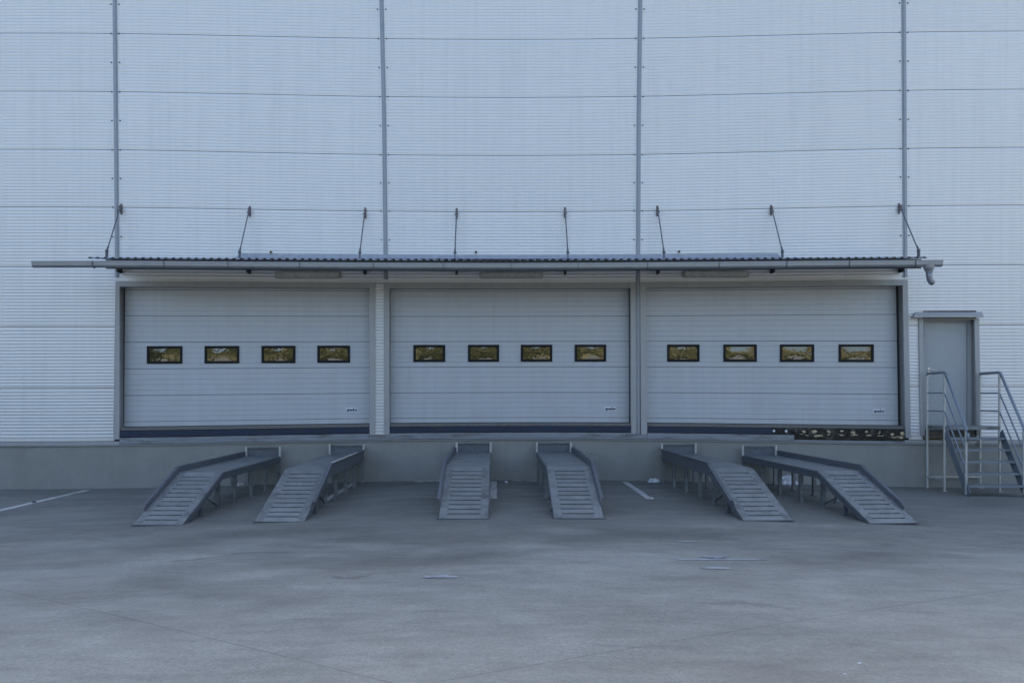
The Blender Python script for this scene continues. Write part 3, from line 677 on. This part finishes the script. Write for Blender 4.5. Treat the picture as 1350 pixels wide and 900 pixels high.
# ------------------------------------------------------------------ wall lamps under the canopy
for i, (a, b, y0, y1, lab) in enumerate(((362.5, 450, 358.2, 366.8, 'long tubular wall lamp above the left loading door'), (632, 716, 359, 366.8, 'long tubular wall lamp above the middle loading door'), (900, 987.5, 357.2, 365.6, 'long tubular wall lamp above the right loading door'))):
    A = P(a, y0, .06); B_ = P(b, y1, .06); cx_ = (A.x+B_.x)/2; hx_ = (B_.x-A.x)/2; czz = (A.z+B_.z)/2; hh = (A.z-B_.z)/2
    lm = thing('wall_lamp', lab, 'lamp', (cx_, 0, czz), group='tubular lamps under the canopy')
    def rbox(hx, y0_, y1_, hz_, r, seg=4):
        m = MB(); ring = []
        for y in (y0_, y1_):
            rr = []
            for qx, qz, st in ((1, 1, 0), (-1, 1, 1), (-1, -1, 2), (1, -1, 3)):
                for k in range(seg+1):
                    an = math.pi/2*(st+k/seg); rr.append(len(m.v)); m.v.append((qx*(hx-r)+r*math.cos(an), y, qz*(hz_-r)+r*math.sin(an)))
            ring.append(rr)
        n = len(ring[0])
        for k in range(n): m.f.append((ring[0][k], ring[0][(k+1) % n], ring[1][(k+1) % n], ring[1][k]))
        m.f += [tuple(ring[0]), tuple(reversed(ring[1]))]; return m
    rbox(hx_, -.065, -.01, hh, .03).build('lamp_body', M['lampbody'], lm)
    rbox(hx_-.03, -.12, -.066, hh-.014, .035).build('diffuser', M['lampcover'], lm)
    cl = MB()
    for k in (-.75, -.25, .25, .75): cl.box((k*hx_-.012, -.082, -hh-.006), (k*hx_+.012, -.05, -hh+.012)).box((k*hx_-.012, -.082, hh-.012), (k*hx_+.012, -.05, hh+.006))
    cl.build('clip', M['lampbody'], lm)

# ------------------------------------------------------------------ loading ramps
RW, HZ, LF, LS = .64, .545, 3.17, 1.52
def ramp_meshes(g):     # g = side of the guard, -1 left, +1 right ; origin on the ground at the wall end, y runs to -4.69
    out = []
    h = RW/2; yb, yt = -LF, -(LF+LS); T = .008
    out.append(('deck_plate', MB().box((-h, yb, HZ-T), (h, -.0, HZ)).mesh('deck_plate'), 'galv'))
    sl = Vector((0, yt-yb, -HZ+.012)); Ls = sl.length; u = sl/Ls; nrm = Vector((0, u.z, -u.y)).normalized()
    if nrm.z < 0: nrm = -nrm
    top = Vector((0, yb, HZ))
    def sp(x, s, o=0): q = top+u*s+nrm*o; return (x, q.y, q.z)
    def plate(x0, x1, s0, s1, o0=-T, o1=0):
        return MB().hexa([sp(x0, s1, o0), sp(x1, s1, o0), sp(x1, s0, o0), sp(x0, s0, o0), sp(x0, s1, o1), sp(x1, s1, o1), sp(x1, s0, o1), sp(x0, s0, o1)])
    m0, m1 = .105, .105
    out.append(('edge_strip', plate(-h, -h+m0, .0, Ls).mesh('edge_strip'), 'galv'))
    out.append(('edge_strip', plate(h-m1, h, .0, Ls).mesh('edge_strip'), 'galv'))
    s = .0; sl0 = .16; pitch = (Ls-.13-sl0)/10; gap = .027
    edges = [(.001, sl0-gap/2)]+[(sl0+k*pitch+gap/2, sl0+(k+1)*pitch-gap/2) for k in range(10)]+[(sl0+10*pitch+gap/2, Ls-.001)]
    for a, b in edges: out.append(('slat', plate(-h+m0+.0005, h-m1-.0005, a, b).mesh('slat'), 'slat'))
    out.append(('centre_tie', plate(-.018, .018, .05, Ls-.05, -.03, -T-.002).mesh('centre_tie'), 'galv'))
    # side guard on one edge, running down about three quarters of the slope
    gh = .082; e = top+u*(Ls*.74)
    path = [(-.02, HZ-.02, HZ+gh), (yb, HZ-.02, HZ+gh), (e.y, e.z-.02, e.z+gh*.72), (e.y-.05, e.z-.045, e.z+.03)]
    x = g*(h+.006); out.append(('side_guard', MB().ribbon(path, x-.005, x+.005).ribbon([(a, c, c+.006) for a, b, c in path[:3]], min(x+g*.005, x+g*.045), max(x+g*.005, x+g*.045)).mesh('side_guard'), 'galv_dark'))
    for sd in (-1, 1):
        x = sd*(h-.004); pth = [(-.0, HZ-.112, HZ-T-.001), (yb, HZ-.112, HZ-T-.001), (top.y+u.y*Ls*.80, top.z+u.z*Ls*.80-.10, top.z+u.z*Ls*.80-.012), (top.y+u.y*(Ls-.03), .003, .012)]
        b = MB().ribbon(pth, x-.004, x+.004); b.ribbon([(p[0], p[1], p[1]+.007) for p in pth[:3]], min(x, x-sd*.05), max(x, x-sd*.05))
        if sd != g: b.ribbon([(a, c-.022, c-.001) for a, bb, c in pth[:3]], min(x, x+sd*.016)+sd*0, max(x, x+sd*.016))
        out.append(('side_beam', b.mesh('side_beam'), 'galv_dark'))
        for yl in (-.05, -.88, -1.70, -2.52, -3.28):
            l = MB().box((x-sd*.05-.003, yl-.028, 0.006), (x-sd*.05+.003, yl+.028, HZ-.12)).box((min(x-sd*.05, x), yl-.028, .006), (max(x-sd*.05, x), yl-.022, HZ-.12)).box((min(x-sd*.05, x), yl+.022, .006), (max(x-sd*.05, x), yl+.028, HZ-.12)).box((x-sd*.025-.05, yl-.05, 0), (x-sd*.025+.05, yl+.05, .007))
            out.append(('leg', l.mesh('leg'), 'galv'))
        yl = -3.98; zt = top.z+u.z*((yb-yl)/-u.y)-.10
        out.append(('leg', MB().box((x-sd*.045, yl-.025, 0), (x, yl+.025, zt)).box((x-sd*.025-.045, yl-.045, 0), (x-sd*.025+.045, yl+.045, .006)).mesh('leg'), 'galv_dark'))
        out.append(('brace', MB().bar((x-sd*.03, -3.30, .07), (x-sd*.03, -3.85, .27), .03, .005).mesh('brace'), 'galv_dark'))
    for yl in (-.88, -2.52, -3.10): out.append(('cross_member', MB().box((-h+.02, yl-.02, HZ-.07), (h-.02, yl+.02, HZ-.01)).mesh('cross_member'), 'galv_dark'))
    # raised end stop against the dock wall
    out.append(('stop_plate', MB().box((-h+.024, -.02, HZ+.001), (h-.024, -.012, HZ+.150)).mesh('stop_plate'), 'galv_dark'))
    es = MB().box((-h, -.055, HZ+.151), (h, -.006, HZ+.172))
    out.append(('toe_plate', MB().box((-h-.03, yt-.012, .001), (h+.03, yt+.05, .006)).mesh('toe_plate'), 'galv_dark'))
    for sx in (-1, 1): out.append(('stop_post', MB().tube([(sx*(h-.005), -.045, HZ-.03), (sx*(h-.005), -.045, HZ+.180)], .022, 10).mesh('stop_post'), 'tube'))
    out.append(('end_stop', es.mesh('end_stop'), 'galv'))
    return out
protos = {-1: ramp_meshes(-1), 1: ramp_meshes(1)}
ramps = [(-4.345, -.45, -1, 'leftmost slotted steel loading ramp, side guard on its left edge'),
         (-2.79, -.2, 1, 'second steel loading ramp from the left, under the right half of the left door'),
         (-.43, 0, -1, 'steel loading ramp under the middle door with its side guard on the left'),
         (1.06, 0, 1, 'steel loading ramp under the middle door with its side guard on the right'),
         (3.38, 1.5, -1, 'steel loading ramp under the left half of the right door, guard on its left edge'),
         (4.88, 3.1, 1, 'rightmost slotted steel loading ramp, the one nearest the entrance stairs')]
for X, yaw, g, lab in ramps:
    r = thing('loading_ramp', lab, 'ramp', (X, -.16, G(X)), R(yaw), 'steel loading ramps at the dock')
    for nm, me, mk in protos[g]:
        if not me.materials: me.materials.append(M[mk])
        link(nm, me, None, r)

    if X == 1.06:
        MB().bar((RW/2+.02, -1.15, HZ+.10), (RW/2+.20, -2.45, HZ+.12), .035, .006).build('bent_strip', M['galv'], r, label='bent loose steel strip along the guard')
    if X == -2.79:
        MB().bar((RW/2+.03, -.95, HZ+.093), (RW/2+.03, -3.05, HZ+.093), .05, .006).build('shine_strip', M['tube'], r, label='pale strip imitating the shine along the guard top')  # highlight on the guard's top flange, put in as a pale strip
# ------------------------------------------------------------------ entrance stairs
gx = G(8.5); st = thing('entrance_stairs', 'galvanised steel stairs and landing with tube handrails at the grey entrance door', 'stairs', (8.55, -.7, gx))
def lp(x, y, z): return (x-8.55, y+.7, z-gx)
XLs, XRs = 8.06, 9.05; Y0, Y1, Y2 = -.09, -.68, -1.38; ZL = 1.03
MB().box(lp(XLs, Y1-.02, ZL-.055), lp(XRs, .0-.06, ZL-.05)).box(lp(XLs, Y1-.025, ZL-.06), lp(XRs, Y1-.02, ZL)).box(lp(XLs, Y1-.019, ZL-.004), lp(XRs, -.06, ZL)).box(lp(XLs-.004, Y1-.02, ZL-.06), lp(XLs-.001, -.06, ZL+.001)).build('landing', M['galv'], st)
rise = (ZL-gx)/6; n = 5
for k in range(n):
    z = ZL-rise*(k+1); yc = Y1-.085-k*(abs(Y2-Y1)-.12)/(n-1)*1.0
    MB().box(lp(XLs+.012, yc-.10, z-.035), lp(XRs-.012, yc-.095, z)).box(lp(XLs+.012, yc-.095, z-.005), lp(XRs-.012, yc+.10, z)).box(lp(XLs+.012, yc+.10, z-.03), lp(XRs-.012, yc+.105, z)).build('tread', M['rail'], st)
for x in (XLs, XRs):
    a = Vector(lp(x, Y1-.03, ZL-.10)); b = Vector(lp(x, Y2-.05, gx+.02))
    MB().bar(a, b, .008, .16, up=(0, -1, .6)).build('stringer', M['rail'], st)
    # posts
    for y, zt in ((Y0, 1.985), (Y1, 1.985)):
        MB().tube([lp(x, y, gx), lp(x, y, zt)], .021, 10).box(Vector(lp(x-.045, y-.045, gx)), Vector(lp(x+.045, y+.045, gx+.008))).build('post', M['tube'], st)
    MB().tube([lp(x, Y2+.02, gx+.03), lp(x, Y2+.02, .99)], .021, 10).build('post', M['tube'], st)
    # handrail: level then sloping then turned down
    MB().tube([lp(x, Y0, 1.96), lp(x, Y0-.01, 1.99), lp(x, Y1+.02, 2.0), lp(x, Y1-.03, 1.985), lp(x, Y2+.0, 1.0), lp(x+.0, Y2-.035, .93), lp(x, Y2-.045, .80)], .024, 10).build('handrail', M['rail'], st, smooth_=True)
    for dz in (.355, .685):
        MB().tube([lp(x, Y0, 1.985-dz), lp(x, Y1, 1.985-dz)], .012, 8).build('knee_rail', M['rail'], st)
        MB().tube([lp(x, Y1, 1.985-dz), lp(x, Y2+.02, 1.0-dz)], .014, 8).build('knee_rail', M['rail'], st)
MB().box(lp(XLs, Y0-.015, gx+.19), lp(XRs, Y0+.015, gx+.225)).box(lp(XLs-.015, Y1, gx+.19), lp(XLs+.015, Y0-.02, gx+.225)).build('base_rail', M['tube'], st)

# ------------------------------------------------------------------ litter by the dock
def lump(name, x, y, sx, sy, sz, m, label, cat, seed, sub=3, group=None):
    bm = bmesh.new(); bmesh.ops.create_icosphere(bm, subdivisions=sub, radius=1)
    for v in bm.verts:
        n = noise.noise(v.co*1.7+Vector((seed, 0, 0)))*.55+noise.noise(v.co*4.1+Vector((0, seed, 0)))*.3
        v.co *= 1+n; v.co.x *= sx; v.co.y *= sy; v.co.z = max(-.25, v.co.z)*sz
    mz = min(v.co.z for v in bm.verts)
    for v in bm.verts: v.co.z -= mz
    me = bpy.data.meshes.new(name); bm.to_mesh(me); bm.free()
    o = link(name, me, m); o.location = (x, y, G(x)+.001); o['label'] = label; o['category'] = cat
    if group: o['group'] = group
    return o
def gl(px, py): q = gpt(px, py); return q.x, q.y
x, y = gl(1037, 638); lump('plastic_bag', x, y, .17, .1, .14, M['bag'], 'crumpled white plastic bag lying behind the rightmost ramp', 'bag', 2.3)
x, y = gl(862, 635); lump('plastic_scrap', x, y, .10, .06, .05, M['bag'], 'small white plastic scrap left of the fifth ramp at the wall', 'litter', 5.3)
x, y = gl(319, 640); lump('plastic_scrap', x, y, .12, .08, .05, M['scrap'], 'pale grey scrap lying beneath the leftmost ramp', 'litter', 9.1)
x, y = gl(667, 636); lump('paper_scrap', x, y, .035, .03, .025, M['bag'], 'tiny white scrap at the wall right of the middle bay line', 'litter', 3.1, 2)
x, y = gl(860, 657); lump('paper_scrap', x, y, .02, .02, .012, M['bag'], 'tiny white scrap at the end of the right bay line', 'litter', 4.1, 2)
x, y = gl(1133, 874); lump('paper_scrap', x, y, .011, .007, .004, M['bag'], 'white speck on the concrete near the front, farther of two', 'litter', 4.7, 2)
x, y = gl(1114, 888); lump('paper_scrap', x, y, .009, .007, .004, M['bag'], 'white speck on the concrete near the front, nearer of two', 'litter', 6.7, 2)
x, y = gl(45, 661.5); lump('pebble', x, y, .035, .03, .02, M['stone'], 'dark pebble lying on the left painted bay line', 'stone', 8.7, 2)
# strips of pale packing foam blown against the dock wall
for (a, b, py, s, lab) in ((546, 562, 635, 1, 'narrow pale foam strip at the wall farthest left of the third ramp'), (563, 584, 634.4, 2, 'pale foam strip at the wall touching the third ramp'), (692, 709, 634, 3, 'pale foam strip at the wall behind the fourth ramp'), (676, 690, 633.8, 4, 'short pale foam strip between the third and fourth ramps')):
    x0, y0 = gl(a, py); x1, _ = gl(b, py); lump('foam_strip', (x0+x1)/2, min(-.05, y0), (x1-x0)/2, .03, .016, M['scrap'], lab, 'litter', s*3.3, 3)
